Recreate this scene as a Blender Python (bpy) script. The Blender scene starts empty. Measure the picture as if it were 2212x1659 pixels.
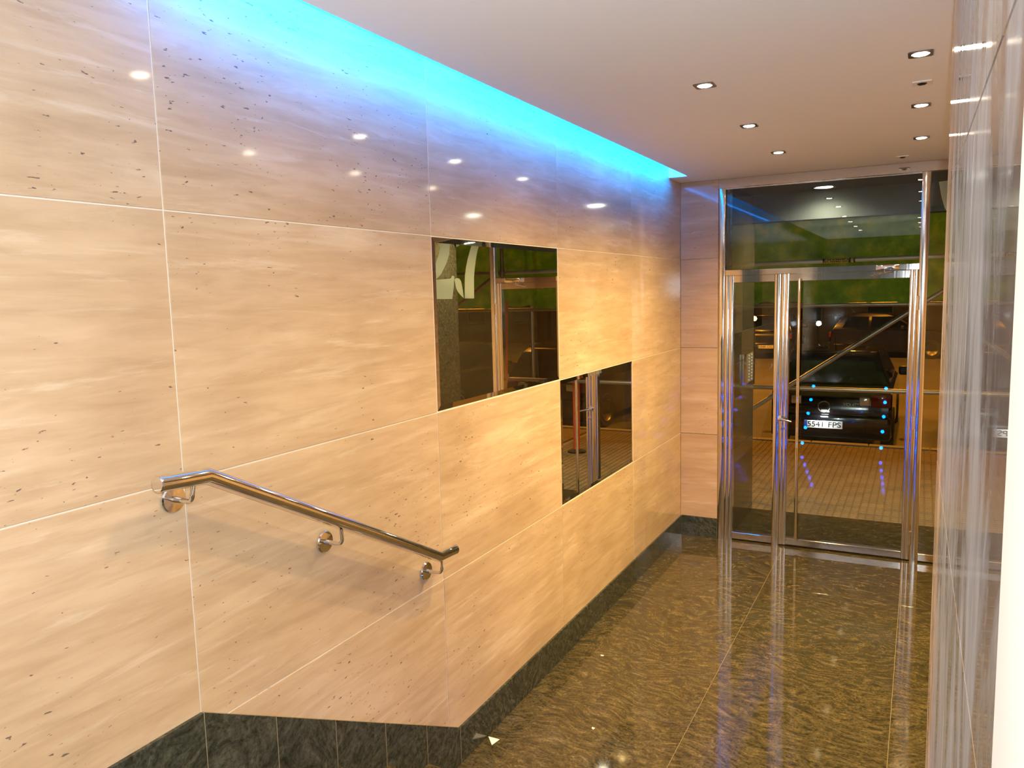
import bpy, bmesh, math, random
from mathutils import Vector, Matrix, noise
random.seed(7)
scene = bpy.context.scene
col = scene.collection

# ------------------------------------------------------------------ camera, world, exposure
cam_d = bpy.data.cameras.new('camera')
cam_d.lens = 27.318; cam_d.sensor_width = 36.0; cam_d.sensor_fit = 'HORIZONTAL'
cam_d.clip_start = 0.02; cam_d.clip_end = 200
cam = bpy.data.objects.new('camera', cam_d); col.objects.link(cam)
CAM = Vector((1.753, 0.0, 2.0617))
rot = Matrix(((0.88538, -0.03124, 0.46382), (0.46417, 0.11426, -0.87834), (-0.02555, 0.99296, 0.11567)))
cam.matrix_world = Matrix.Translation(CAM) @ rot.to_4x4()
scene.camera = cam

world = bpy.data.worlds.new('night_sky'); scene.world = world
world.use_nodes = True
world.node_tree.nodes['Background'].inputs[0].default_value = (0.030, 0.022, 0.016, 1)
world.node_tree.nodes['Background'].inputs[1].default_value = 0.12
vs = scene.view_settings
vs.view_transform = 'Standard'; vs.look = 'None'; vs.gamma = 1.0; vs.use_curve_mapping = False
vs.exposure = 0.06
try:
    cy = scene.cycles
    cy.use_denoising = True
    cy.max_bounces = 10; cy.diffuse_bounces = 4; cy.glossy_bounces = 6; cy.transparent_max_bounces = 12
    cy.caustics_reflective = False; cy.caustics_refractive = False
    cy.sample_clamp_indirect = 6.0
except Exception:
    pass

WARM = (1.0, 0.72, 0.28)
FLASH_W, SPOT_W, PORCH_W, STREET_W = 160.0, 165.0, 130.0, 3000.0

def light(name, kind, loc, power, color, size=0.03, target=None, angle=None, blend=1.0):
    d = bpy.data.lights.new(name, kind); d.energy = power; d.color = color
    if kind in ('POINT', 'SPOT'):
        d.shadow_soft_size = size
    if kind == 'AREA':
        d.size = size
    if kind == 'SPOT':
        d.spot_size = math.radians(angle); d.spot_blend = blend
    o = bpy.data.objects.new(name, d); col.objects.link(o); o.location = loc
    if target is not None:
        o.rotation_euler = (Vector(target) - Vector(loc)).to_track_quat('-Z', 'Y').to_euler()
    return o

# the photographer's flash beside the lens
light('camera_flash', 'SPOT', (1.788, 0.02, 2.11), FLASH_W, (0.82, 0.92, 1.0), 0.012,
      target=CAM + Vector((-0.464, 0.878, -0.116)), angle=125, blend=0.5)
# sodium lamps of the street
light('street_light', 'POINT', (-6.0, 19.0, 7.0), STREET_W, (1.0, 0.35, 0.025), 0.2)
light('street_light', 'POINT', (9.0, 16.0, 7.0), STREET_W * .8, (1.0, 0.35, 0.025), 0.2)
light('street_light', 'POINT', (1.0, 21.0, 9.5), STREET_W, (1.0, 0.35, 0.025), 0.2)

# ------------------------------------------------------------------ mesh helper
class MB:
    def __init__(self): self.bm = bmesh.new()
    def _join(self, b):
        me = bpy.data.meshes.new('tmp'); b.to_mesh(me); b.free(); self.bm.from_mesh(me); bpy.data.meshes.remove(me)
    def box(self, x0, x1, y0, y1, z0, z1, bev=0.0, seg=1):
        b = bmesh.new(); bmesh.ops.create_cube(b, size=1)
        for v in b.verts:
            v.co = Vector(((x0+x1)/2 + v.co.x*(x1-x0), (y0+y1)/2 + v.co.y*(y1-y0), (z0+z1)/2 + v.co.z*(z1-z0)))
        if bev: bmesh.ops.bevel(b, geom=b.edges[:], offset=bev, segments=seg, profile=0.5, affect='EDGES')
        self._join(b); return self
    def prism(self, poly, axis, a, b_, bev=0.0):
        """poly of 2-D points extruded along axis ('x': (y,z), 'y': (x,z), 'z': (x,y)) from a to b_"""
        b = bmesh.new()
        def P(p, t):
            return {'x': (t, p[0], p[1]), 'y': (p[0], t, p[1]), 'z': (p[0], p[1], t)}[axis]
        lo = [b.verts.new(P(p, a)) for p in poly]; hi = [b.verts.new(P(p, b_)) for p in poly]
        n = len(poly)
        b.faces.new(lo); b.faces.new(hi[::-1])
        for i in range(n): b.faces.new((lo[i], hi[i], hi[(i+1) % n], lo[(i+1) % n]))
        bmesh.ops.recalc_face_normals(b, faces=b.faces[:])
        if bev: bmesh.ops.bevel(b, geom=b.edges[:], offset=bev, segments=1, profile=0.5, affect='EDGES')
        self._join(b); return self
    def tube(self, pts, r, seg=16, cap=True, mitre=True):
        pts = [Vector(p) for p in pts]; b = bmesh.new(); rings = []
        rr = r if isinstance(r, (list, tuple)) else [r]*len(pts)
        d0 = (pts[1]-pts[0]).normalized()
        ref = Vector((0, 0, 1)) if abs(d0.z) < .9 else Vector((1, 0, 0))
        for i, p in enumerate(pts):
            din = (pts[i]-pts[i-1]).normalized() if i else (pts[1]-pts[0]).normalized()
            dout = (pts[i+1]-pts[i]).normalized() if i < len(pts)-1 else din
            t = (din+dout); t = t.normalized() if t.length > 1e-6 else din
            u = ref.cross(t); u = u.normalized() if u.length > 1e-5 else Vector((0, 1, 0)).cross(t).normalized()
            v = t.cross(u)
            k = 1/max(.3, t.dot(din)) if mitre else 1
            bend = (dout-din); nb = bend.normalized() if bend.length > 1e-6 else None
            ring = []
            for j in range(seg):
                a = 2*math.pi*j/seg; off = (u*math.cos(a)+v*math.sin(a))*rr[i]
                if nb is not None and k > 1.0005:
                    nn = (nb - t*nb.dot(t)).normalized(); off += nn*off.dot(nn)*(k-1)
                ring.append(b.verts.new(p+off))
            rings.append(ring); ref = ref
        for i in range(len(rings)-1):
            for j in range(seg):
                b.faces.new((rings[i][j], rings[i][(j+1) % seg], rings[i+1][(j+1) % seg], rings[i+1][j]))
        if cap:
            b.faces.new(rings[0][::-1]); b.faces.new(rings[-1])
        bmesh.ops.recalc_face_normals(b, faces=b.faces[:])
        self._join(b); return self
    def lathe(self, prof, origin, axis, seg=32):
        """prof: list of (radius, height along axis)"""
        b = bmesh.new(); ax = Vector(axis).normalized()
        u = ax.orthogonal().normalized(); v = ax.cross(u); o = Vector(origin); rings = []
        for r, h in prof:
            if r < 1e-6: rings.append([b.verts.new(o+ax*h)])
            else: rings.append([b.verts.new(o+ax*h+(u*math.cos(2*math.pi*j/seg)+v*math.sin(2*math.pi*j/seg))*r) for j in range(seg)])
        for A, B in zip(rings, rings[1:]):
            for j in range(seg):
                k = (j+1) % seg
                if len(A) == 1 and len(B) == 1: continue
                if len(A) == 1: b.faces.new((A[0], B[k], B[j]))
                elif len(B) == 1: b.faces.new((A[j], A[k], B[0]))
                else: b.faces.new((A[j], A[k], B[k], B[j]))
        bmesh.ops.recalc_face_normals(b, faces=b.faces[:])
        self._join(b); return self
    def build(self, name, mat, parent=None, smooth=False, loc=None, label=None, kind=None):
        me = bpy.data.meshes.new(name); self.bm.to_mesh(me); self.bm.free()
        if smooth:
            for p in me.polygons: p.use_smooth = True
            try: me.set_sharp_from_angle(angle=math.radians(35))
            except Exception: pass
        if mat: me.materials.append(mat)
        return link(name, me, parent, loc, label, kind)

def link(name, data, parent=None, loc=None, label=None, kind=None):
    o = bpy.data.objects.new(name, data); col.objects.link(o)
    if parent is not None:
        o.parent = parent
        if loc is None: o.matrix_parent_inverse = parent_world(parent).inverted()
    if loc is not None: o.location = loc
    if label: o['label'] = label
    if kind: o['kind'] = kind
    return o

def parent_world(p):
    m = Matrix.LocRotScale(p.location, p.rotation_euler, p.scale)
    return (parent_world(p.parent) @ p.matrix_parent_inverse @ m) if p.parent else m

def thing(name, label, cat, loc=(0, 0, 0), group=None, rotz=0.0):
    o = bpy.data.objects.new(name, None); col.objects.link(o); o.empty_display_size = .1
    o.location = loc; o.rotation_euler = (0, 0, rotz); tag(o, label, cat, group); return o
def tag(o, label, cat, group=None):
    o['label'] = label; o['category'] = cat
    if group: o['group'] = group
    return o
def struct(o, label):
    o['kind'] = 'structure'; o['label'] = label; o['category'] = o.name.split('_')[0].split('.')[0]; return o
def copy_tree(o, parent=None):
    c = o.copy(); col.objects.link(c)
    if parent is not None: c.parent = parent
    for ch in o.children: copy_tree(ch, c)
    return c

# ------------------------------------------------------------------ materials
class N:
    def __init__(self, name):
        self.m = bpy.data.materials.new(name); self.m.use_nodes = True
        self.t = self.m.node_tree; self.t.nodes.clear()
        self.out = self.t.nodes.new('ShaderNodeOutputMaterial')
    def n(self, typ, **kw):
        x = self.t.nodes.new('ShaderNode'+typ)
        for k, v in kw.items():
            if k.startswith('i_'):
                key = k[2:]; key = int(key) if key.isdigit() else key.replace('_', ' ')
                x.inputs[key].default_value = v
            else: setattr(x, k, v)
        return x
    def l(self, a, b): self.t.links.new(a, b)
    def coords(self, scale=(1, 1, 1), rnd=0.0, kind='Object', rotz=0.0):
        tc = self.n('TexCoord'); src = tc.outputs[kind]
        if rnd:
            oi = self.n('ObjectInfo'); mu = self.n('Math', operation='MULTIPLY'); mu.inputs[1].default_value = rnd
            self.l(oi.outputs['Random'], mu.inputs[0])
            ad = self.n('VectorMath', operation='ADD'); self.l(src, ad.inputs[0]); self.l(mu.outputs[0], ad.inputs[1]); src = ad.outputs[0]
        mp = self.n('Mapping'); mp.inputs['Scale'].default_value = scale; mp.inputs['Rotation'].default_value = (0, 0, rotz)
        self.l(src, mp.inputs['Vector']); return mp.outputs[0]
    def noise(self, vec, scale, detail=6, rough=.55, dist=0.0):
        x = self.n('TexNoise'); x.inputs['Scale'].default_value = scale; x.inputs['Detail'].default_value = detail
        x.inputs['Roughness'].default_value = rough; x.inputs['Distortion'].default_value = dist
        self.l(vec, x.inputs['Vector']); return x.outputs['Fac']
    def ramp(self, fac, stops, interp='LINEAR'):
        x = self.n('ValToRGB'); cr = x.color_ramp; cr.interpolation = interp
        while len(cr.elements) < len(stops): cr.elements.new(0.5)
        for e, (p, c) in zip(cr.elements, stops):
            e.position = p; e.color = c if len(c) == 4 else (*c, 1)
        self.l(fac, x.inputs['Fac']); return x.outputs['Color']
    def mix(self, fac, a, b, blend='MIX'):
        x = self.n('Mix', data_type='RGBA', blend_type=blend)
        for i, v in ((0, fac), (6, a), (7, b)):
            if hasattr(v, 'is_output') or hasattr(v, 'links'): self.l(v, x.inputs[i])
            else: x.inputs[i].default_value = v if not isinstance(v, tuple) else (v if len(v) == 4 else (*v, 1))
        return x.outputs[2]
    def princ(self, color, rough, metal=0.0, spec=0.5, bump=None, bstr=.1, bdist=.002, **kw):
        p = self.n('BsdfPrincipled')
        for key, v in (('Base Color', color), ('Roughness', rough), ('Metallic', metal), ('Specular IOR Level', spec)):
            if isinstance(v, (int, float)): p.inputs[key].default_value = v
            elif isinstance(v, tuple): p.inputs[key].default_value = (*v, 1) if len(v) == 3 else v
            else: self.l(v, p.inputs[key])
        for k, v in kw.items(): p.inputs[k.replace('_', ' ')].default_value = v
        if bump is not None:
            b = self.n('Bump'); b.inputs['Strength'].default_value = bstr; b.inputs['Distance'].default_value = bdist
            self.l(bump, b.inputs['Height']); self.l(b.outputs[0], p.inputs['Normal'])
        self.l(p.outputs[0], self.out.inputs['Surface']); return p
def plain(name, color, rough=.5, metal=0.0, spec=.5, **kw):
    x = N(name); x.princ(color, rough, metal, spec, **kw); return x.m
def emit(name, color, strength):
    x = N(name); e = x.n('Emission'); e.inputs[0].default_value = (*color, 1); e.inputs[1].default_value = strength
    x.l(e.outputs[0], x.out.inputs['Surface']); return x.m

def travertine(name, across='y', tint=(1, 1, 1), rough=.07):
    x = N(name)
    sc = (3, .42, 3.4) if across == 'y' else (.42, 3, 3.4)
    v = x.coords(sc, rnd=17)
    wob = x.noise(x.coords((1.2, 1.2, 1.2), rnd=5), 1.6, 3, .5)
    a = x.noise(v, 2.2, 9, .62, .35)
    b = x.noise(v, 7.5, 6, .6, .6)
    t = lambda c: tuple(ci*k for ci, k in zip(c, tint))
    base = x.ramp(a, [(.26, t((.47, .325, .200))), (.46, t((.545, .385, .245))), (.60, t((.585, .425, .280))), (.74, t((.68, .535, .385)))])
    fine = x.ramp(b, [(.30, (.84, .81, .77)), (.55, (1, 1, 1)), (.75, (1.07, 1.07, 1.07))])
    c = x.mix(.75, base, fine, 'MULTIPLY')
    sv = x.noise(x.coords((4, .8, 9.0) if across == 'y' else (.8, 4, 9.0), rnd=23), 2.4, 8, .68, .5)
    streak = x.ramp(sv, [(.56, (0, 0, 0)), (.72, (.36, .36, .36))])
    c = x.mix(streak, c, t((.80, .68, .54)))
    cl = x.ramp(wob, [(.35, (.93, .91, .88)), (.65, (1.06, 1.06, 1.06))])
    c = x.mix(1.0, c, cl, 'MULTIPLY')
    # filled pits, short dark dashes along the bedding
    pv = x.coords((20, 13, 48) if across == 'y' else (13, 20, 48), rnd=11)
    p1 = x.noise(pv, 2.6, 3, .5, .2); gate = x.noise(x.coords((1, 1, 1), rnd=9), 2.2, 3, .5)
    mg = x.n('Math', operation='MULTIPLY_ADD'); mg.inputs[1].default_value = .5; mg.inputs[2].default_value = .75; x.l(gate, mg.inputs[0])
    mu = x.n('Math', operation='MULTIPLY'); x.l(p1, mu.inputs[0]); x.l(mg.outputs[0], mu.inputs[1])
    pit = x.ramp(mu.outputs[0], [(.715, (0, 0, 0)), (.745, (1, 1, 1))])
    c = x.mix(pit, c, (.16, .11, .09))
    x.princ(c, rough, 0, .5); return x.m

def granite(name, dark=1.0, rough=.06, rnd=13, bright=1.0):
    x = N(name)
    v = x.coords((1, 1, 1), rnd=rnd)
    warp = x.n('TexNoise'); warp.inputs['Scale'].default_value = 1.7; warp.inputs['Detail'].default_value = 2; x.l(v, warp.inputs['Vector'])
    sub = x.n('VectorMath', operation='MULTIPLY_ADD'); sub.inputs[1].default_value = (.62, .62, .62)
    x.l(warp.outputs['Color'], sub.inputs[0]); x.l(v, sub.inputs[2])
    mp = x.n('Mapping'); mp.inputs['Scale'].default_value = (3.4, 12.0, 12.0); mp.inputs['Rotation'].default_value = (0, 0, .35); x.l(sub.outputs[0], mp.inputs['Vector'])
    a = x.noise(mp.outputs[0], 3.0, 10, .74, .45)
    g = x.noise(v, 90, 3, .6)
    b = bright
    if dark < 1:
        base = x.ramp(a, [(.30, (.010, .011, .009)), (.45, (.034*b, .036*b, .027*b)), (.58, (.068*b, .068*b, .050*b)), (.72, (.12*b, .112*b, .085*b))])
    else:
        base = x.ramp(a, [(.33, (.018, .016, .010)), (.43, (.070*b, .054*b, .026*b)), (.55, (.130*b, .096*b, .042*b)), (.68, (.25*b, .185*b, .085*b))])
    gr = x.ramp(g, [(.35, (.55, .55, .55)), (.52, (1, 1, 1)), (.7, (1.35, 1.35, 1.35))])
    x.princ(x.mix(.8, base, gr, 'MULTIPLY'), rough, 0, .5); return x.m

M = {}
M['trav_y'] = travertine('travertine_along_wall', 'y')
M['trav_x'] = travertine('travertine_end_wall', 'x', tint=(.80, .74, .76))
M['granite'] = granite('granite_floor', 1.0, bright=.62)
M['granite_dark'] = granite('granite_dark', .5, .10)
M['granite_out'] = granite('granite_porch', 1.0, .12, bright=.72)
M['grout'] = plain('pale_grout', (.72, .66, .58), .8)
M['grout_floor'] = plain('floor_grout', (.30, .24, .14), .7)
M['paint'] = plain('white_ceiling_paint', (.89, .91, .97), .75, spec=.2)
M['white'] = plain('white_paint', (.86, .85, .82), .45)
M['dark_in'] = plain('dark_cavity', (.05, .05, .05), .6)
M['mirror'] = plain('mirror_silver', (.86, .88, .83), .0, 1.0)
M['mirror_bevel'] = plain('mirror_bevel', (.80, .80, .74), .02, 1.0)
M['chrome'] = plain('polished_steel', (.80, .77, .74), .05, 1.0)
M['post'] = plain('polished_post_steel', (.78, .74, .71), .09, 1.0)
M['steel_trim'] = plain('lamp_trim_steel', (.22, .19, .17), .25, 1.0)
M['black_trim'] = plain('black_plastic', (.012, .012, .013), .35)
M['rubber'] = plain('rubber', (.010, .010, .010), .8)
def brushed():
    x = N('satin_steel'); n_ = x.noise(x.coords((60, 60, .8)), 3, 3, .5)
    r = x.ramp(n_, [(.3, (.035, .035, .035)), (.7, (.08, .08, .08))])
    x.princ((.74, .68, .63), r, 1.0); return x.m
M['satin'] = brushed()
def glass():
    x = N('window_glass'); tr = x.n('BsdfTransparent'); tr.inputs[0].default_value = (.95, .975, .93, 1)
    gl = x.n('BsdfGlossy'); gl.inputs['Roughness'].default_value = 0.0
    fr = x.n('Fresnel'); fr.inputs['IOR'].default_value = 1.52
    mx = x.n('MixShader'); x.l(fr.outputs[0], mx.inputs[0]); x.l(tr.outputs[0], mx.inputs[1]); x.l(gl.outputs[0], mx.inputs[2])
    x.l(mx.outputs[0], x.out.inputs['Surface']); return x.m
M['glass'] = glass()
def translucent(name, c, t, mixf=.5):
    x = N(name); d = x.n('BsdfDiffuse'); d.inputs[0].default_value = (*c, 1)
    s = x.n('BsdfTranslucent'); s.inputs[0].default_value = (*t, 1)
    mx = x.n('MixShader'); mx.inputs[0].default_value = mixf
    x.l(d.outputs[0], mx.inputs[1]); x.l(s.outputs[0], mx.inputs[2]); x.l(mx.outputs[0], x.out.inputs['Surface']); return x.m
M['frost'] = translucent('frosted_vinyl', (.86, .84, .70), (.86, .84, .70), .5)
def net_mat():
    x = N('green_debris_net')
    n_ = x.noise(x.coords((3, 3, 3)), 2.0, 5, .6)
    c = x.ramp(n_, [(.30, (.035, .14, .012)), (.52, (.075, .24, .022)), (.72, (.18, .34, .04))])
    d = x.n('BsdfDiffuse'); x.l(c, d.inputs[0]); s = x.n('BsdfTranslucent'); x.l(c, s.inputs[0])
    mx = x.n('MixShader'); mx.inputs[0].default_value = .45
    x.l(d.outputs[0], mx.inputs[1]); x.l(s.outputs[0], mx.inputs[2]); x.l(mx.outputs[0], x.out.inputs['Surface']); return x.m
M['net'] = net_mat()
def right_wall():
    x = N('hazed_polished_marble')
    v = x.coords((2.0, 2.0, .55), rnd=3)
    st = x.noise(x.coords((3.0, 1.9, .75)), 2.2, 7, .60, .8)
    fine = x.noise(x.coords((10, 7, 2.2)), 3.0, 5, .65)
    a = x.noise(v, 2.5, 7, .6, .3)
    base = x.ramp(a, [(.3, (.20, .13, .09)), (.5, (.26, .18, .13)), (.7, (.32, .24, .18))])
    # an irregular wiped band of smears, flash light put into its blue-grey colour
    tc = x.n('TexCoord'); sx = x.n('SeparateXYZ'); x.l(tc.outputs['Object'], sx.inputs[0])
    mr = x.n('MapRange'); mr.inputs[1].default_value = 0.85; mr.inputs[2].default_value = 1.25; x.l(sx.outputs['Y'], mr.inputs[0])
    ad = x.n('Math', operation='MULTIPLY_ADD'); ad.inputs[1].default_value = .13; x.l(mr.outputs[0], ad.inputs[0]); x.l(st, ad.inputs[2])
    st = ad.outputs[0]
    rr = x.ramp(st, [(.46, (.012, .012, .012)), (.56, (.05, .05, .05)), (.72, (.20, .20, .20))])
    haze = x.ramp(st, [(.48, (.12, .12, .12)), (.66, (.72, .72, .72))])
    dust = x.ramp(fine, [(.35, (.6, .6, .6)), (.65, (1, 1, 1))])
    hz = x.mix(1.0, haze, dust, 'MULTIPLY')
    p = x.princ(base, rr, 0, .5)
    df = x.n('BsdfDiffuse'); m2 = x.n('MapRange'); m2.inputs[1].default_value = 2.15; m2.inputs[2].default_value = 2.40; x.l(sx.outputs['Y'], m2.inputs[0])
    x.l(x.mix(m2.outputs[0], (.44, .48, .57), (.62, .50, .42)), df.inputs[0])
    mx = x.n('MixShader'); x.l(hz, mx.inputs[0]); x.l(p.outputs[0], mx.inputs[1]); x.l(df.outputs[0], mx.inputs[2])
    x.l(mx.outputs[0], x.out.inputs['Surface']); return x.m
M['right'] = right_wall()
M['led'] = emit('blue_led_tape', (.0, .21, 1.0), 330.0)
M['led_dot'] = emit('blue_led', (.0, .10, 1.0), 115.0)
M['lamp'] = emit('lamp_glow', (1.0, .86, .66), 60.0)
M['lamp_porch'] = emit('porch_lamp_glow', (1.0, .95, .85), 70.0)
M['globe'] = emit('fill_globe_glow', (.80, .90, 1.0), 2600.0)
M['amber'] = emit('amber_lamp', (1.0, .45, .08), 22.0)
M['white_lamp'] = emit('white_lamp', (.95, 1.0, .85), 12.0)
def asphalt():
    x = N('asphalt'); n_ = x.noise(x.coords(), 60, 4, .6); b = x.noise(x.coords(), .7, 3, .5)
    c = x.mix(.5, x.ramp(n_, [(.3, (.13, .12, .10)), (.7, (.24, .22, .19))]), x.ramp(b, [(.3, (.6, .6, .6)), (.7, (1.2, 1.2, 1.2))]), 'MULTIPLY')
    x.princ(c, .45, 0, .5); return x.m
M['asphalt'] = asphalt()
def paving():
    x = N('paving_tile'); n_ = x.noise(x.coords(), 40, 4, .6)
    b = x.noise(x.coords((1, 1, 1), kind='Object'), .9, 4, .6)
    c = x.ramp(n_, [(.3, (.17, .118, .058)), (.7, (.27, .190, .095))])
    oi = x.n('ObjectInfo'); r = x.ramp(oi.outputs['Random'], [(0, (.86, .85, .83)), (1, (1.08, 1.07, 1.05))])
    x.princ(x.mix(1, c, r, 'MULTIPLY'), .75); return x.m
M['paving'] = paving()
M['kerb'] = plain('kerb_stone', (.30, .28, .25), .7)
M['galv'] = plain('galvanised_tube', (.40, .36, .29), .35, .75)
M['galv_bright'] = plain('porch_lit_tube', (.80, .76, .62), .45, .3)  # paler copy of the tube steel, porch light painted into its colour
M['orange'] = plain('orange_sleeve', (.72, .10, .03), .5)
M['yellow'] = plain('yellow_band', (.80, .55, .04), .5)
M['car'] = plain('black_car_paint', (.006, .006, .008), .12, 0, .6, Coat_Weight=.8, Coat_Roughness=.03)
M['car2'] = plain('dark_brown_car_paint', (.008, .005, .004), .2, 0, .5, Coat_Weight=.4, Coat_Roughness=.05)
M['car_glass'] = plain('car_window', (.004, .004, .005), .03, 0, .6)
M['red_lens'] = plain('red_lamp_lens', (.22, .012, .008), .1)
M['clear_lens'] = plain('clear_lamp_lens', (.85, .84, .80), .12, .3)
M['plate'] = plain('plate_white', (.90, .91, .93), .4)
M['plate_blue'] = plain('plate_blue', (.03, .12, .62), .4)
M['ink'] = plain('black_ink', (.01, .01, .01), .5)
M['silver'] = plain('silver_lettering', (.75, .74, .70), .35, .2)
M['dark_metal'] = plain('dull_metal', (.22, .20, .16), .35, 1.0)
M['soffit'] = plain('dark_soffit_paint', (.035, .04, .038), .85, spec=.15)
M['facade'] = plain('street_facade', (.010, .008, .006), .8)
M['panel_face'] = plain('intercom_brushed_plate', (.62, .52, .36), .35, .7)
M['paper'] = plain('white_paper', (.85, .83, .76), .7)

# ------------------------------------------------------------------ key dimensions
D = 6.316; ZC = 2.912; UP = .752
YE = [6.316, 5.105, 3.887, 2.657, 1.405, .170, -1.065, -2.30, -3.0]
ZE = [.150, .869, 1.582, 2.300, 3.020]
G = .0019            # half joint
def rw(y): return 1.830 - .008*y

# ------------------------------------------------------------------ left wall
w = struct(MB().box(-.12, -.0022, -3.0, 6.5, -.2, 3.30).build('wall_left', M['grout']), 'long left wall clad in polished beige travertine slabs')
for i in range(len(YE)-1):
    y1, y0 = YE[i], YE[i+1]
    for j in range(len(ZE)-1):
        if (i, j) in ((2, 2), (1, 1)): continue
        MB().box(-.02, 0, y0+G, y1-G, ZE[j]+G, ZE[j+1]-G, .0012).build('stone_panel', M['trav_y'], w)

# mirrors set flush in the cladding
def wall_mirror(y0, y1, z0, z1, label):
    t = thing('wall_mirror', label, 'mirror', (0, (y0+y1)/2, z0))
    g = .004; y0 += g; y1 -= g; z0 += g; z1 -= g; b = .022
    MB().box(-.0018, -.0006, y0+b, y1-b, z0+b, z1-b).build('mirror_glass', M['mirror'], t)
    m = MB(); bm = m.bm
    o = [(-.0019, y0, z0), (-.0019, y1, z0), (-.0019, y1, z1), (-.0019, y0, z1)]
    n_ = [(-.0006, y0+b, z0+b), (-.0006, y1-b, z0+b), (-.0006, y1-b, z1-b), (-.0006, y0+b, z1-b)]
    O = [bm.verts.new(p) for p in o]; I = [bm.verts.new(p) for p in n_]
    for k in range(4): bm.faces.new((O[k], O[(k+1) % 4], I[(k+1) % 4], I[k]))
    m.build('bevelled_edge', M['mirror_bevel'], t)
wall_mirror(2.657, 3.887, 1.582, 2.300, 'larger wall mirror, upper left of the two, reflecting green netting')
wall_mirror(3.887, 5.105, .869, 1.582, 'smaller wall mirror, lower one nearer the door, reflecting the door handle')

# baseboard: level, raking beside the stairs, level again on the landing
bb = struct(MB().box(.0002, .012, 3.95+.001, 5.14-.001, 0, .1675, .001).build('baseboard_left', M['granite_dark']), 'dark granite baseboard stepping down along left wall')
MB().box(.0002, .012, 2.730, 3.949, 0, .1675, .001).build('granite_piece', M['granite_dark'], bb)
MB().box(.0002, .012, 5.141, D-.013, 0, .1675, .001).build('granite_piece', M['granite_dark'], bb)
SY = [1.404, 1.668, 1.935, 2.206, 2.473, 2.729]
NOSE = [(1.413, .752), (1.675, .599), (1.944, .447), (2.203, .301), (2.469, .153)]
def slope(y): return .920 + (y-1.404)/(2.729-1.404)*(.168-.920)
for k in range(5):
    a, b = SY[k]+.0012, SY[k+1]-.0012
    zb = (NOSE[k+1][1] if k < 4 else .0) - .01 if k < 4 else 0.0
    MB().prism([(a, zb), (b, zb), (b, slope(b)), (a, slope(a))], 'x', .0002, .012, .0008).build('granite_piece', M['granite_dark'], bb)
for yj in SY:
    zb = [.742, .589, .437, .291, .143, .0][SY.index(yj)]
    MB().box(.0002, .0118, yj-.0009, yj+.0009, zb, slope(yj)-.001).build('joint', M['grout_floor'], bb)
for a, b in ((.2, 1.4028), (-1.0, .198), (-2.99, -1.002)):
    MB().box(.0002, .012, a, b, UP, .920, .001).build('granite_piece', M['granite_dark'], bb)

# ------------------------------------------------------------------ end wall stubs beside the glazing
for nm, x0, x1, lb in (('wall_back', 0.0, .305, 'narrow travertine end wall left of the glazed door'),
                       ('wall_front', 2.815, 3.10, 'narrow travertine end wall right of the fixed glazing')):
    s = struct(MB().box(x0-.0, x1, D+.0222, D+.19, 0, ZC).build(nm, M['grout']), lb)
    for j in range(4):
        MB().box(x0+.001, x1, D, D+.02, ZE[j]+G, min(ZE[j+1], ZC)-G, .0012).build('stone_panel', M['trav_x'], s)
struct(MB().box(.0125, .305, D-.012, D-.0003, 0, .168, .001).build('baseboard_back', M['granite_dark']), 'dark granite baseboard below end wall left of the door')
struct(MB().box(2.815, 3.099, D-.012, D-.0003, 0, .168, .001).build('baseboard_front', M['granite_dark']), 'dark granite baseboard below end wall right of the glazing')

# ------------------------------------------------------------------ right wall (very close to the camera)
YC = 2.665
w = struct(MB().prism([(rw(-3)+.022, -3.0), (3.1, -3.0), (3.1, YC-.022), (rw(YC)+.022, YC-.022)], 'z', 0, ZC).build('wall_right', M['grout']), 'close right wall of hazy polished stone slabs')
RZ = [0, .725, 1.525, 2.325, ZC]
RY = [YC, 1.47, .27, -.93, -2.13, -3.0]
for i in range(5):
    for j in range(4):
        a, b = RY[i+1]+G, RY[i]-(G if i else 0)
        MB().prism([(rw(a), a), (rw(a)+.0215, a), (rw(b)+.0215, b), (rw(b), b)], 'z', RZ[j]+G, RZ[j+1]-G, .0015).build('stone_panel', M['right'], w)
for j in range(4):
    for a, b in ((rw(YC)+.0225, 2.44), (2.444, 3.099)):
        MB().box(a, b, YC-.0215, YC-.001, RZ[j]+G, RZ[j+1]-G, .0015).build('stone_panel', M['trav_x'], w)
t1 = struct(MB().box(1.797, 1.825, -.75, .50, .7523, ZC-.0002, .002).build('trim_1', M['white']), 'white painted trim board standing on the near right wall')
w = struct(MB().box(3.1222, 3.25, YC-.05, D+.19, 0, ZC).build('wall_east', M['grout']), 'far right wall of the entrance recess, travertine slabs')
for a, b in ((YC+.001, 3.887), (3.887, 5.105), (5.105, D)):
    for j in range(4):
        MB().box(3.10, 3.12, a+G, b-G, ZE[j]+G if j else .002, min(ZE[j+1], ZC)-G, .0012).build('stone_panel', M['trav_y'], w)
struct(MB().box(-.1, 3.1, -3.15, -3.0, 0, 3.3).build('wall_rear', M['granite_dark']), 'plain wall at the rear of the landing behind the camera')

# globe lamp added behind the photographer to brighten the ceiling (it shows as a white dot in the door glass)
gl = thing('globe_lamp', 'unseen white globe added behind the camera to brighten the ceiling', 'wall lamp', (.02, -1.5, 1.42))
MB().lathe([(.05, .0), (.05, .012), (0, .014)], (0, -1.5, 1.42), (1, 0, 0), 24).build('wall_plate', M['chrome'], gl, True)
MB().tube([(.012, -1.5, 1.42), (.165, -1.5, 1.42)], .008, 12).build('arm', M['chrome'], gl, True)
MB().lathe([(0, -.042), (.03, -.03), (.042, 0), (.03, .03), (0, .042)], (.205, -1.5, 1.42), (0, 0, 1), 24).build('globe', M['globe'], gl, True)

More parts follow.
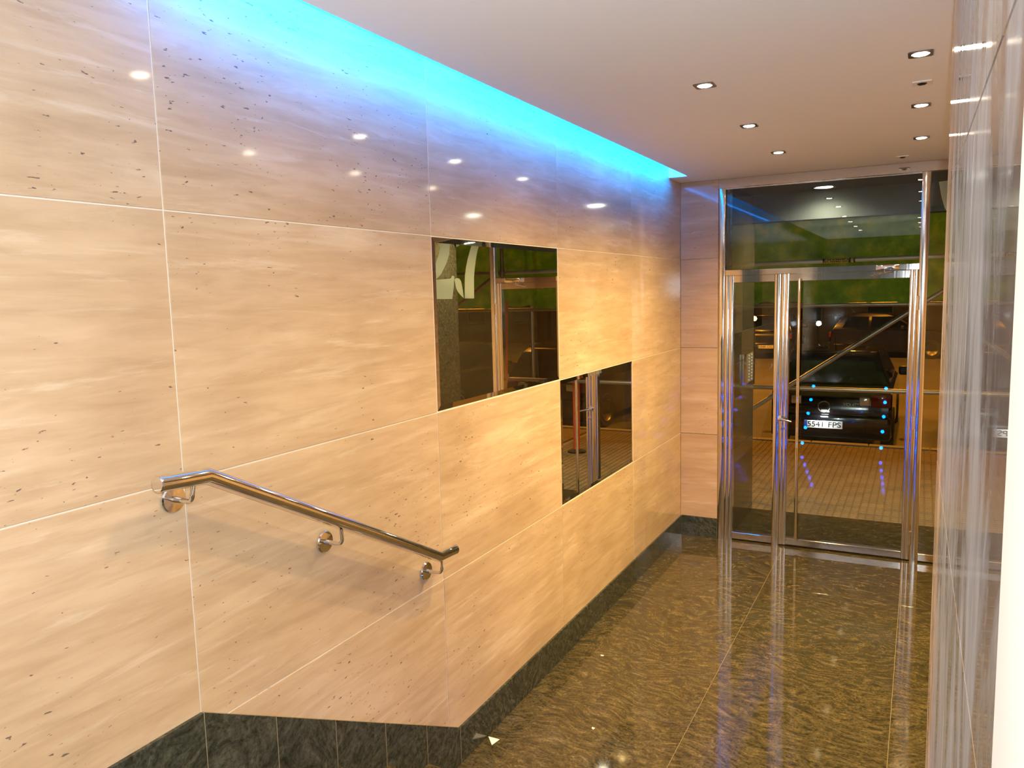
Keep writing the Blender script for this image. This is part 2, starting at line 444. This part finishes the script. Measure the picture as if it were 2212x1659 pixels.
# ------------------------------------------------------------------ floors
fl = struct(MB().box(-.02, 3.12, 2.40, D+.15, -.12, -.0015).build('floor', M['grout_floor']), 'polished olive brown granite floor of the lower lobby')
FX = [.0, .835, 1.682, 2.53, 3.10]; FY = [2.452, 2.935, 3.435, 3.93, 4.425, 4.92, 5.40, 5.90, D+.02]
for i in range(4):
    for j in range(8):
        MB().box(FX[i]+.0008, FX[i+1]-.0008, FY[j]+.0008, FY[j+1]-.0008, -.02, 0, .0004).build('floor_tile', M['granite'], fl)
f2 = struct(MB().box(-.02, rw(0)+.02, -3.0, 1.395, UP-.2, UP-.0015).build('floor', M['grout_floor']), 'upper granite landing where the camera stands')
for i in range(2):
    for j, (a, b) in enumerate(((.42, 1.395), (-.56, .42), (-1.54, -.56), (-3.0, -1.54))):
        xa, xb = ((0, .9), (.9, 1.80))[i]
        MB().box(xa+.001, xb-.001, a+.001, b-.001, UP-.02, UP, .0004).build('floor_tile', M['granite'], f2)
po = struct(MB().box(.36, 2.80, D+.0210, 7.325, -.10, 0, .001).build('floor', M['granite_out']), 'dark granite threshold outside the glazed door')

# ------------------------------------------------------------------ staircase with blue step lights
st = thing('staircase', 'five step polished granite staircase beside the handrail', 'stairs', (.9, 1.413, 0))
for k in range(5):
    y, z = NOSE[k]
    xr = rw(y)-.002
    if k: MB().box(.0125, xr, NOSE[k-1][0]-.020, y, z-.03, z, .004, 2).build('tread', M['granite'], st)
    else: MB().box(.0125, xr, 1.3955, y, z-.03, z, .004, 2).build('tread', M['granite'], st)
    zl = NOSE[k+1][1] if k < 4 else 0.0
    r = MB().box(.0125, xr, y-.035, y-.020, zl, z-.0302, .0008).build('riser', M['granite_dark'], st)
    for xl in (.47, 1.37):
        MB().lathe([(0, 0), (.021, .0), (.021, .003), (.012, .008), (0, .008)], (xl, y-.0202, zl+.092), (0, 1, 0), 16).build('step_light', M['led_dot'], r, label='small round blue step light')

# ------------------------------------------------------------------ ceiling with blue lit cove
c = MB()
c.box(.149, 3.25, -3.0, D+.19, ZC, ZC+.035)
c.box(-.02, .149, 5.978, D+.19, ZC, ZC+.035)
c.box(-.02, .62, -3.0, 5.978, 3.24, 3.30)        # cove roof
c.box(.60, .62, -3.0, 5.978, ZC+.035, 3.24)     # cove back
c.box(-.02, .62, 5.978, 6.0, ZC+.035, 3.24)     # cove end
ce = struct(c.build('ceiling', M['paint']), 'white ceiling with a cove slot along the left wall')
led = thing('cove_light', 'long blue light strip glowing in the ceiling slot along left wall', 'light', (.2, 1.5, ZC+.035))
MB().box(.151, .182, 1.40, 5.94, ZC+.0352, ZC+.040).build('mounting_channel', M['white'], led)
MB().box(.152, .180, 1.42, 5.93, ZC+.0402, ZC+.060, .002).build('light_strip', M['led'], led)

# ------------------------------------------------------------------ recessed downlights
def downlight(x, y, label, z=ZC, size=.084, lens_r=.030, mat='lamp', power=SPOT_W, color=WARM, angle=150, group='square recessed ceiling spotlights'):
    t = thing('recessed_downlight', label, 'ceiling light', (x, y, z), group)
    h = size/2; m = MB(); bm = m.bm
    # square plate with a round bevelled opening
    seg = 32; sq = []; ci = []; ci2 = []
    for k in range(seg):
        a = 2*math.pi*k/seg + math.pi/seg; ca, sa = math.cos(a), math.sin(a); s = h/max(abs(ca), abs(sa))
        sq.append(bm.verts.new((x+ca*s, y+sa*s, z-.004))); ci.append(bm.verts.new((x+ca*lens_r*1.06, y+sa*lens_r*1.06, z-.004)))
        ci2.append(bm.verts.new((x+ca*lens_r, y+sa*lens_r, z-.0005)))
    top = [bm.verts.new((v.co.x, v.co.y, z-.0002)) for v in sq]
    for k in range(seg):
        n_ = (k+1) % seg
        bm.faces.new((sq[k], sq[n_], ci[n_], ci[k])); bm.faces.new((ci[k], ci[n_], ci2[n_], ci2[k])); bm.faces.new((sq[n_], sq[k], top[k], top[n_]))
    bmesh.ops.recalc_face_normals(bm, faces=bm.faces[:])
    m.build('trim_plate', M['steel_trim'], t)
    MB().lathe([(0, -.0075), (lens_r*.5, -.007), (lens_r*.85, -.005), (lens_r*.985, -.001), (lens_r*.985, -.0003)], (x, y, z), (0, 0, 1), 32).build('lens', M[mat], t, True)
    light('downlight_beam', 'SPOT', (x, y, z-.02), power, color, .03, (x, y, 0), angle, 1.0)
names = ['third', 'second', 'first']
for k, y in enumerate((3.396, 4.350, 5.303)):
    downlight(.914, y, f'{names[k]} ceiling downlight from the door, row along the middle')
    downlight(1.720, y, f'{names[k]} ceiling downlight from the door, row beside right wall')
for k, y in enumerate((2.04, 1.09, .14, -.81)):  # all but the stair one are unseen fill lights added to the rows
    nm = ['above the stairs', 'added above the landing edge', 'added over the camera', 'added farthest behind the camera'][k]
    downlight(.864, y, f'ceiling downlight {nm}, row along the middle', power=SPOT_W*(.38 if k == 0 else .10))
    if k: downlight(1.700, y, f'ceiling downlight {nm}, row beside right wall', power=SPOT_W*.10)
for x, y, lb in ((1.724, 3.875, 'small unlit square ceiling fitting between two lit downlights'), (1.607, 6.002, 'small unlit square ceiling fitting just inside the door')):
    t = thing('ceiling_sensor', lb, 'sensor', (x, y, ZC))
    MB().box(x-.038, x+.038, y-.038, y+.038, ZC-.005, ZC-.0002, .002).build('cover_plate', M['white'], t)
    MB().lathe([(0, -.012), (.012, -.011), (.02, -.0052)], (x, y, ZC), (0, 0, 1), 20).build('eye', M['black_trim'], t, True)

# ------------------------------------------------------------------ handrail
hr = thing('handrail', 'polished steel handrail bracketed to the travertine wall above stairs', 'handrail', (0, 1.95, 1.3))
X = .080
MB().tube([(X, 1.264, 1.611), (X, 1.414, 1.601), (X, 2.506, 1.029), (X, 2.626, 1.021)], .0212, 32).build('rail', M['chrome'], hr, True)
for p, d in (((X, 1.264, 1.611), (0, -1, .066)), ((X, 2.626, 1.021), (0, 1, -.066))):
    MB().lathe([(.0214, -.003), (.0214, .0), (.0195, .003), (0, .0034)], p, d, 32).build('end_cap', M['chrome'], hr, True)
for (y, z, yt, zt) in ((1.364, 1.541, 1.368, 1.584), (1.938, 1.251, 1.936, 1.305), (2.524, .952, 2.524, 1.008)):
    b = MB().lathe([(.037, .0003), (.037, .006), (.034, .010), (.020, .011), (.012, .0115), (0, .0115)], (0, y, z), (1, 0, 0), 40).build('bracket', M['chrome'], hr, True)
    pts = [(.010, y, z), (.05, y, z)]
    for k in range(1, 7):
        a = math.pi/2*k/6; pts.append((.064+.016*math.sin(a), y, z+.004+.016*(1-math.cos(a))-.004*(1-k/6)))
    pts.append((X, yt, zt))
    MB().tube(pts, [.009, .0065]+[.006]*(len(pts)-2), 16, mitre=False).build('bracket_arm', M['chrome'], b, True)

# ------------------------------------------------------------------ glazed entrance
FD = .06                                                # frame depth
def fluted(x0, x1, z0, z1, n_, y0=D, depth=FD):
    """polished upright: n rounded flutes on the room side and on the street side"""
    w_ = (x1-x0)/n_; front = []
    for k in range(n_):
        for s in range(7):
            a = math.pi*s/6
            front.append((x0+w_*(k+.5)-w_*.5*math.cos(a)*.985, y0+.0040-.0040*math.sin(a)**.7))
    pts = front+[(x1, y0+depth), (x0, y0+depth)]
    return MB().prism(pts, 'z', z0, z1)
def hbar(x0, x1, z0, z1, n_=2, y0=D, depth=FD):
    zm = (z0+z1)/2; e = .003
    front = [(y0+depth, z0), (y0+e, z0), (y0, z0+e)]
    if n_ > 1: front += [(y0, zm-.0015), (y0+.003, zm-.0015), (y0+.003, zm+.0015), (y0, zm+.0015)]
    front += [(y0, z1-e), (y0+e, z1), (y0+depth, z1)]
    return MB().prism(front, 'x', x0, x1)
def pane(x0, x1, z0, z1): return MB().box(x0, x1, D+.028, D+.036, z0, z1)
# frame of the whole opening
tr = struct(fluted(.306, .360, 0.0, 2.838, 1).build('trim_2', M['satin'], None, True), 'polished steel frame post against the left end wall')
struct(hbar(.306, 2.814, 2.839, ZC-.0005, 1).build('trim_3', M['satin'], None, True), 'polished steel head rail under the ceiling')
struct(fluted(1.7285, 1.783, 0.0, 2.838, 1).build('trim_4', M['post'], None, True), 'polished steel post right of the door leaf')
struct(fluted(2.760, 2.814, 0.0, 2.838, 1).build('trim_5', M['satin'], None, True), 'polished steel frame post against the right end wall')
struct(hbar(.3605, 1.728, 2.157, 2.204, 2).build('trim_6', M['satin'], None, True), 'polished steel transom bar over the door')
# sidelight
wd = bpy.data.objects.new('window_1', None); col.objects.link(wd); wd.location = (.55, D, 0); struct(wd, 'narrow glazed sidelight left of the door')
fluted(.361, .427, .0, 2.156, 2).build('window_stile', M['post'], wd, True)
fluted(.739, .7925, .0, 2.156, 1).build('window_stile', M['post'], wd, True)
hbar(.4275, .7385, .012, .068, 1).build('window_rail', M['satin'], wd, True)
hbar(.4275, .7385, 2.100, 2.156, 1).build('window_rail', M['satin'], wd, True)
pane(.424, .742, .064, 2.104).build('glass_pane', M['glass'], wd)
# transom light
wd = bpy.data.objects.new('window_2', None); col.objects.link(wd); wd.location = (1.0, D, 2.2); struct(wd, 'wide transom window over the door')
pane(.357, 1.732, 2.207, 2.842).build('glass_pane', M['glass'], wd)
MB().box(.361, 1.728, D+.018, D+.027, 2.831, 2.8388).build('glazing_bead', M['chrome'], wd)
# fixed glazing right
wd = bpy.data.objects.new('window_3', None); col.objects.link(wd); wd.location = (2.27, D, 0); struct(wd, 'tall fixed glazing right of the door with house number')
hbar(1.7835, 2.7595, .012, .068, 1).build('window_rail', M['satin'], wd, True)
pane(1.780, 2.763, .064, 2.842).build('glass_pane', M['glass'], wd)
# door leaf
dr = bpy.data.objects.new('door_1', None); col.objects.link(dr); dr.location = (1.25, D, 0); struct(dr, 'glazed entrance door leaf in polished steel with full height pull')
fluted(.7935, .847, .014, 2.156, 2).build('door_stile', M['post'], dr, True)
fluted(1.670, 1.7275, .014, 2.156, 2).build('door_stile', M['post'], dr, True)
hbar(.8475, 1.6695, .016, .070, 1).build('door_rail', M['satin'], dr, True)
hbar(.8475, 1.6695, 2.100, 2.156, 1).build('door_rail', M['satin'], dr, True)
pane(.844, 1.673, .066, 2.104).build('glass_pane', M['glass'], dr)
ph = MB().tube([(.925, D-.028, .072), (.925, D-.028, 2.118)], .0125, 20).build('pull_handle', M['chrome'], dr, True, label='full height tubular steel pull')
for z in (.09, 2.10):
    MB().tube([(.925, D-.028, z), (.925, D+.01, z)], .008, 12).build('standoff', M['chrome'], ph, True)
lv = MB().lathe([(.024, 0), (.024, .006), (.010, .008), (.010, .045), (0, .047)], (.800, D, 1.035), (0, -1, 0), 24).build('lever_handle', M['chrome'], dr, True)
MB().tube([(.800, D-.044, 1.035), (.812, D-.047, 1.033), (.885, D-.049, 1.018)], [.009, .009, .0075], 14, mitre=False).build('lever', M['chrome'], lv, True)
MB().lathe([(.014, 0), (.014, .004), (0, .005)], (.812, D, .955), (0, -1, 0), 20).build('key_cylinder', M['chrome'], dr, True)
cl = MB().box(1.450, 1.646, D-.046, D-.002, 2.161, 2.199, .006, 2).build('door_closer', M['satin'], dr, True)
MB().box(1.600, 1.648, D-.048, D-.0, 2.159, 2.201, .004).build('closer_cap', M['chrome'], cl)
MB().tube([(1.505, D-.022, 2.158), (1.505, D-.022, 2.146), (1.56, D-.050, 2.146), (1.475, D-.075, 2.140), (1.420, D-.012, 2.118)], .005, 10, mitre=False).build('closer_arm', M['chrome'], cl, True)
for z in (.18, 1.05, 1.92):
    MB().tube([(1.7275, D-.004, z-.05), (1.7275, D-.004, z+.05)], .008, 12).build('hinge', M['chrome'], dr, True)

# frosted number on the fixed glazing, reading 27 from the street
hn = thing('house_number', 'large frosted house number 27 on the fixed glazing', 'house number', (2.2, D+.037, 2.03))
Y0, Y1 = D+.0361, D+.0367
seven = [(2.15, 2.785), (1.832, 2.765), (1.850, 2.665), (1.874, 2.580), (1.904, 2.530), (1.930, 2.460), (1.948, 2.387), (1.964, 2.300), (1.974, 2.217), (1.980, 2.025), (2.083, 2.025),
         (2.079, 2.130), (2.075, 2.220), (2.060, 2.310), (2.038, 2.391), (2.005, 2.480), (1.962, 2.585), (2.02, 2.612), (2.088, 2.612), (2.110, 2.575), (2.126, 2.522), (2.157, 2.510), (2.158, 2.565)]
two = [(2.60, 2.03), (2.221, 2.024), (2.201, 2.137), (2.190, 2.237), (2.204, 2.246), (2.217, 2.242), (2.228, 2.222), (2.245, 2.216), (2.40, 2.212), (2.365, 2.240), (2.331, 2.272), (2.276, 2.360), (2.24, 2.443), (2.225, 2.567),
       (2.233, 2.645), (2.26, 2.705), (2.305, 2.750), (2.36, 2.775), (2.42, 2.781), (2.48, 2.770), (2.53, 2.745), (2.57, 2.70), (2.595, 2.64), (2.60, 2.60), (2.545, 2.585), (2.53, 2.630), (2.50, 2.66), (2.46, 2.68), (2.42, 2.687),
       (2.38, 2.675), (2.352, 2.645), (2.335, 2.600), (2.333, 2.567), (2.338, 2.520), (2.355, 2.455), (2.395, 2.370), (2.45, 2.290), (2.53, 2.205), (2.60, 2.14)]
leaf = [(2.190, 2.2105), (2.165, 2.222), (2.136, 2.214), (2.117, 2.187), (2.104, 2.120), (2.092, 2.028), (2.125, 2.055), (2.160, 2.095), (2.176, 2.130)]
for nm, pl in (('numeral', seven), ('numeral', two), ('flourish', leaf)):
    MB().prism(pl, 'y', Y0, Y1).build(nm, M['frost'], hn)

# scraps of paper on the floor
for pl, lb in (([(.016, 2.962), (.075, 2.962), (.064, 2.908)], 'triangular white paper scrap on floor against the baseboard'),
               ([(.425, 3.243), (.440, 3.240), (.438, 3.226), (.428, 3.230)], 'tiny white paper speck in middle of the floor'),
               ([(.192, 3.955), (.212, 3.957), (.210, 3.944), (.196, 3.944)], 'tiny white paper speck on floor near left baseboard')):
    tag(MB().prism(pl, 'z', .0003, .0016).build('paper_scrap', M['paper']), lb, 'paper scrap')

# ------------------------------------------------------------------ porch
for nm, xa, xb, xo, lb in (('wall_porch_left', .400, .380, -.60, 'left reveal of the porch clad in dark granite'), ('wall_porch_right', 2.760, 2.780, 3.80, 'right reveal of the porch clad in dark granite')):
    lo, hi = sorted((xb+(-.002 if xb < 1 else .002), xo))
    s = struct(MB().box(lo, hi, D+.20, 7.30, -.1, 3.0).build(nm, M['grout_floor']), lb)
    lo, hi = sorted((xa, xb))
    for j in range(4):
        MB().box(lo, hi, D+.0615, 7.325, (0.0005, .72, 1.44, 2.16)[j]+G, (.72, 1.44, 2.16, 2.868)[j]-G, .0015).build('granite_panel', M['granite_out'], s)
    xo2 = -7.0 if xb < 1 else 10.0
    lo, hi = sorted((xb, xo2))
    for j in range(4):
        MB().box(lo+.003, hi-.003, 7.3005, 7.325, (0.0005, .72, 1.44, 2.16)[j]+G, (.72, 1.44, 2.16, 2.95)[j]-G, .0015).build('granite_panel', M['granite_out'], s)
s = struct(MB().box(.38, 2.78, D+.0615, 7.25, 2.870, 2.95).build('ceiling', M['soffit']), 'porch soffit outside the door')
struct(MB().box(-7, 10, 7.2505, 7.40, 2.632, 4.6).build('trim_7', M['soffit']), 'dark fascia beam across the front of the porch')
for x, lb in ((1.01, 'square porch light above the door outside'), (2.36, 'square porch light above the fixed glazing outside')):
    downlight(x, 7.03, lb, 2.870, .17, .068, 'lamp_porch', PORCH_W, (1.0, .88, .66), 160, 'porch ceiling lights')
ic = thing('intercom_panel', 'tall steel intercom panel on the left porch reveal', 'intercom', (.40, 7.0, 1.22))
MB().box(.4003, .422, 6.800, 7.190, 1.222, 1.492, .003).build('housing', M['chrome'], ic)
MB().box(.4222, .425, 6.90, 7.180, 1.232, 1.482, .001).build('face_plate', M['panel_face'], ic)
for k in range(9):
    for yy in (6.985, 7.105):
        MB().lathe([(.008, 0), (.008, .003), (0, .004)], (.425, yy, 1.250+k*.027), (1, 0, 0), 12).build('call_button', M['white'], ic)

# ------------------------------------------------------------------ street
pv = struct(MB().box(-9, 12, 7.326, 10.80, -.40, -.026).build('floor', M['kerb']), 'paved sidewalk in front of the porch')
tm = MB()
tm.box(-.0995, .0995, -.0995, .0995, -.025, -.010)
for i in range(3):
    for j in range(3):
        cx, cyy = (i-1)*.0655, (j-1)*.0655
        tm.box(cx-.029, cx+.029, cyy-.029, cyy+.029, -.010, -.002, .003)
tile = tm.build('paving_tile', M['paving'], pv, loc=(-.8, 7.43, 0))
tmesh = tile.data
first = True
for j in range(17):
    for i in range(17):
        if first: first = False; continue
        link('paving_tile', tmesh, pv, loc=(-.8+i*.2, 7.43+j*.2, random.uniform(-.001, .001)))
m = MB()                                   # the rest of the pavement, too oblique to pick tiles apart
for x0, x1 in ((-9, -.9), (2.6, 12)):
    m.box(x0, x1, 7.33, 10.73, -.025, -.003)
m.build('paving_tile', M['paving'], pv, kind='stuff')
for k in range(14):
    MB().box(-3.0+k*.7+.004, -3.0+(k+1)*.7-.004, 10.801, 10.95, -.36, .0, .008).build('kerb_stone', M['kerb'], pv)
struct(MB().box(-40, 40, 10.9505, 60, -.6, -.35).build('floor', M['asphalt']), 'asphalt street lit by orange lamps')

# scaffold in front of the porch
sc = thing('scaffold', 'galvanised tube scaffold standing on the pavement before the door', 'scaffold', (1.0, 9.0, 0))
R_ = .0242
def tub(nm, a, b, r=R_, mat='galv', par=None): return MB().tube([a, b], r, 16).build(nm, M[mat], par or sc, True)
for x in (-.55, 3.10): tub('upright', (x, 9.0, 0), (x, 9.0, 4.4))
for x in (-.55, 3.10): tub('upright', (x, 9.85, 0), (x, 9.85, 4.4))
tub('ledger', (-3.0, 9.05, 2.303), (6.0, 9.05, 2.345), mat='galv_bright')
tub('ledger', (-3.0, 9.80, 1.834), (6.0, 9.80, 1.830))
tub('ledger', (-3.0, 9.05, .931), (3.3, 9.05, .936))
tub('brace', (-.55, 8.95, .255), (2.05, 8.95, 2.055))
tub('brace', (3.95, 8.95, 1.80), (3.12, 8.95, 2.335))
for x, y in ((-.55, 9), (3.10, 9), (-.55, 9.85), (3.10, 9.85)):
    MB().box(x-.075, x+.075, y-.075, y+.075, 0, .008).build('base_plate', M['galv'], sc)
for x, y, z in ((3.10, 9.0, 2.32), (-.55, 9.0, 2.30), (3.10, 9.0, .936), (-.55, 9.0, .931)):
    k = MB().lathe([(.036, -.045), (.040, -.04), (.040, .04), (.036, .045)], (x, y, z), (0, 0, 1), 16).build('coupler', M['galv'], sc, True)
    for s in (-1, 1): MB().tube([(x+s*.055, y-.01, z), (x+s*.055, y-.01, z+.075)], .010, 8).build('coupler_bolt', M['galv'], k, True)
MB().tube([(3.10, 8.915, .02), (3.035, 8.93, 1.965)], .043, 20).build('foam_sleeve', M['orange'], sc, True, label='orange foam sleeve')
tb = MB().tube([(.800, 9.05, 2.3207), (1.110, 9.05, 2.3222)], .0262, 20).build('warning_band', M['yellow'], sc, True, label='yellow band with black print')
bk = MB()
rr = random.Random(3)
for row, z in ((0, 2.331), (1, 2.312)):
    x = .815
    while x < 1.04:
        wd_ = rr.choice((.008, .012, .014)); bk.box(x, x+wd_, 9.05-.0275, 9.05-.0235, z-.006, z+.006); x += wd_+rr.choice((.006, .008, .02))
for x0, x1 in ((.796, .812), (1.048, 1.072), (1.098, 1.114)):
    bk.tube([(x0, 9.05, 2.3207), (x1, 9.05, 2.3222)], .0266, 20)
bk.build('printed_letters', M['ink'], tb)
rp = thing('safety_post', 'orange safety post standing on the pavement before the scaffold', 'post', (2.15, 9.15, 0))
MB().tube([(2.15, 9.15, .02), (2.15, 9.15, 1.25)], .043, 20).build('sleeve', M['orange'], rp, True)
MB().lathe([(.12, 0), (.12, .018), (.06, .03), (.044, .04)], (2.15, 9.15, 0), (0, 0, 1), 24).build('base', M['rubber'], rp, True)
# green netting hung behind the front tubes
m = MB(); bm = m.bm; nx, nz = 130, 44
vv = [[None]*(nz+1) for _ in range(nx+1)]
for i in range(nx+1):
    for j in range(nz+1):
        x = -3.2+9.4*i/nx; u = j/nz
        zb = 1.86+.05*noise.noise(Vector((x*1.7, 0, 3)))+.035*noise.noise(Vector((x*6, 1, 0)))
        z = zb+(4.7-zb)*u
        y = 9.70+.10*noise.noise(Vector((x*1.1, z*1.3, 0)))+.04*noise.noise(Vector((x*4, z*5, 7)))
        vv[i][j] = bm.verts.new((x, y, z))
for i in range(nx):
    for j in range(nz): bm.faces.new((vv[i][j], vv[i+1][j], vv[i+1][j+1], vv[i][j+1]))
net = m.build('debris_net', M['net'], None, True)
tag(net, 'green debris netting hung along the scaffold above the street', 'netting')

# ------------------------------------------------------------------ cars
def text_mesh(s, size, extrude=.001):
    cu = bpy.data.curves.new('t', 'FONT'); cu.body = s; cu.size = size; cu.extrude = extrude; cu.align_x = 'CENTER'; cu.align_y = 'CENTER'
    o = bpy.data.objects.new('t', cu); col.objects.link(o)
    me = bpy.data.meshes.new_from_object(o); bpy.data.objects.remove(o); bpy.data.curves.remove(cu); return me
def add_text(name, s, size, mat, parent, loc, width=None):
    me = text_mesh(s, size)
    xs = [v.co.x for v in me.vertices]
    k = width/(max(xs)-min(xs)) if width else 1
    for v in me.vertices: v.co = Vector((v.co.x*k, -v.co.z, v.co.y))
    me.materials.append(mat); return link(name, me, parent, loc)
def make_car(label, paint, W_=1.62, plate='5541 FPS', badge=None, loc=(0, 0, 0), rotz=0.0, plate_dx=0.0, group=None):
    """hatchback, tail at local y=0 facing -y, wheels on z=0"""
    t = thing('parked_car', label, 'car', (0, 0, 0), group)
    h = W_/2; m = MB()
    side = [(.06, .30), (.02, .55), (.05, .80), (.12, .93), (.55, .97), (2.75, .95), (3.55, .80), (3.85, .62), (3.90, .40), (3.80, .22), (.15, .20)]
    m.prism(side, 'x', -h, h, .045)
    m.build('body', M[paint], t, True)
    # cabin: lofted, narrower at the roof
    c_ = MB(); bm = c_.bm
    prof = [(.10, .93), (.34, 1.34), (.52, 1.44), (1.0, 1.49), (1.75, 1.46), (2.05, 1.36), (2.75, .95)]
    def half(z): return h*.97-(z-.93)/.56*.20
    L = [bm.verts.new((-half(z), y, z)) for y, z in prof]; Rv = [bm.verts.new((half(z), y, z)) for y, z in prof]
    bm.faces.new(L[::-1]); bm.faces.new(Rv)
    for i in range(len(prof)): bm.faces.new((L[i], L[(i+1) % len(prof)], Rv[(i+1) % len(prof)], Rv[i]))
    bmesh.ops.recalc_face_normals(bm, faces=bm.faces[:])
    bmesh.ops.bevel(bm, geom=bm.edges[:], offset=.03, segments=2, profile=.5, affect='EDGES')
    c_.build('cabin', M[paint], t, True)
    # glazing set proud of the shell by a few millimetres
    def quad(nm, pts, mat, th=.006):
        q = MB(); vs_ = [q.bm.verts.new(p) for p in pts]; f = q.bm.faces.new(vs_); q.bm.normal_update()
        bmesh.ops.solidify(q.bm, geom=[f], thickness=th); return q.build(nm, M[mat], t)
    zc0, zc1 = 1.0, 1.31
    yf = lambda z: .10+(z-.93)/(.41)*.24-.012
    quad('rear_window', [(-half(zc0)+.09, yf(zc0), zc0), (half(zc0)-.09, yf(zc0), zc0), (half(zc1)-.10, yf(zc1), zc1), (-half(zc1)+.10, yf(zc1), zc1)], 'car_glass')
    for s in (-1, 1):
        for ya, yb, yc, yd in ((.42, 1.20, 1.22, .60), (1.28, 2.45, 1.98, 1.30)):
            quad('side_window', [(s*(half(1.0)+.005), ya, 1.0), (s*(half(1.0)+.005), yb, 1.0), (s*(half(1.36)+.005), yc, 1.36), (s*(half(1.36)+.005), yd, 1.36)], 'car_glass')
        # lamps
        MB().box(*sorted((s*(h-.02), s*(h-.27))), .015, .075, .68, .86, .02, 2).build('tail_lamp', M['red_lens'], t, True)
        MB().box(*sorted((s*(h-.28), s*(h-.42))), .020, .075, .70, .82, .015, 2).build('reversing_lamp', M['clear_lens'], t, True)
        MB().box(*sorted((s*(h-.05), s*(h-.38))), 3.72, 3.86, .55, .70, .02, 2).build('head_lamp', M['clear_lens'], t, True)
        wm = MB().box(*sorted((s*(h+.02), s*(h+.20))), 2.15, 2.27, .93, 1.08, .04, 3).build('wing_mirror', M['black_trim'], t, True)
        for yw in (.72, 3.05):
            wl = MB().lathe([(.20, -.085), (.29, -.085), (.305, -.06), (.305, .06), (.29, .085), (.20, .085)], (s*(h-.07), yw, .305), (1, 0, 0), 28).build('wheel', M['rubber'], t, True)
            MB().lathe([(0, .03), (.06, .05), (.18, .07), (.20, .088)], (s*(h-.07), yw, .305), (s, 0, 0), 20).build('hub', M['dark_metal'], wl, True)
    MB().box(-h+.01, h-.01, -.05, .16, .22, .56, .04, 3).build('rear_bumper', M[paint], t, True)
    MB().box(-h+.10, h-.10, 3.80, 3.93, .25, .50, .03, 2).build('front_bumper', M['black_trim'], t, True)
    MB().box(-.50, .50, .30, .46, 1.425, 1.462, .012, 2).build('roof_spoiler', M[paint], t, True)
    MB().tube([(.0, .75, 1.47), (.0, .60, 1.66)], [.008, .003], 8).build('aerial', M['black_trim'], t, True)
    pl = MB().box(plate_dx-.26, plate_dx+.26, -.060, -.051, .365, .475, .003).build('number_plate', M['plate'], t)
    MB().box(plate_dx-.258, plate_dx-.215, -.0615, -.0602, .367, .473).build('blue_strip', M['plate_blue'], pl)
    for wd_, dx_, ww in ((plate.split()[0], -.098, .205), (plate.split()[1], .150, .165)): add_text('plate_text', wd_, .105, M['ink'], pl, (plate_dx+dx_, -.061, .420), ww)
    if badge:
        eb = MB().lathe([(.070, 0), (.076, .006), (.084, .006), (.088, 0)], (plate_dx+.0, .016, .672), (0, -1, -.05), 28).build('round_emblem', M['dark_metal'], t, True)
        add_text('badge_text', badge, .06, M['silver'], t, (plate_dx+.345, .010, .712), .17)
    t.location = loc; t.rotation_euler = (0, 0, rotz)
    return t
RZ0 = -.35
make_car('black hatchback seen tail on through the door, plate 5541 FPS', 'car', 1.62, '5541 FPS', 'VIDI 4T', (.62, 11.92, RZ0), 0, -.075)
light('plate_lamp', 'AREA', (.545, 11.78, RZ0+.60), 3.0, (.95, .97, 1.0), .10, (.545, 11.86, RZ0+.40))  # added light standing in for the plate throwing back the flash
proto = make_car('dark brown car across the street facing away, white plate in the sidelight', 'car2', 1.70, '1048 CVG', None, (-2.85, 27.0, RZ0), 0.0)
for x, y, rz, lb in ((-1.0, 28.8, -1.55, 'dark car parked along the far kerb, straight behind the door'),
                     (3.6, 28.7, -1.58, 'dark car parked along the far kerb, right of the door'),
                     (-8.2, 28.8, 1.57, 'dark car parked along the far kerb, left end of the row'),
                     (4.1, 12.3, .12, 'dark brown car reflected in the larger mirror, behind the orange sleeve'),
                     (7.0, 12.0, .10, 'dark brown car reflected at left of the larger mirror')):
    c_ = copy_tree(proto); c_['label'] = lb; c_.location = (x, y, RZ0); c_.rotation_euler = (0, 0, rz)
# dark houses across the street
for k, (x0, x1, hgt) in enumerate(((-26, -9, 9.0), (-8.8, 3.5, 11.0), (3.7, 14, 8.5), (14.2, 30, 10.0))):
    b = thing('house', ['dark street house at far left across the road', 'dark tall street house opposite the door', 'dark street house right of the one opposite', 'dark street house at far right across the road'][k], 'building', ((x0+x1)/2, 34, RZ0))
    MB().box(x0, x1, 34, 40, RZ0, hgt).build('house_wall', M['facade'], b)
    n_ = int((x1-x0)/2.6)
    for i in range(n_):
        for f in range(3):
            xx = x0+1.3+i*2.6
            if xx+.5 > x1: continue
            wn = MB().box(xx-.5, xx+.5, 33.93, 33.999, .6+f*3.0, 2.2+f*3.0, .02).build('window', M['black_trim'], b)
            MB().box(xx-.43, xx+.43, 33.91, 33.929, .67+f*3.0, 2.13+f*3.0).build('window_glass', M['car_glass'], wn)
# amber warning lamp on a post in the street, and a small white one
for x, y, z, mat, lb, r in ((-1.93, 20.0, 1.285, 'amber', 'glowing amber warning lamp on a thin post in the street', .062),
                            (-.445, 20.0, 1.177, 'white_lamp', 'small white lamp on a thin post in the street', .030)):
    t = thing('warning_lamp', lb, 'lamp', (x, y, RZ0))
    MB().tube([(x, y, RZ0), (x, y, z-r*.8)], .02, 10).build('post', M['black_trim'], t, True)
    MB().lathe([(0, -r), (r*.7, -r*.7), (r, 0), (r*.7, r*.7), (0, r)], (x, y, z), (0, 0, 1), 16).build('globe', M[mat], t, True)
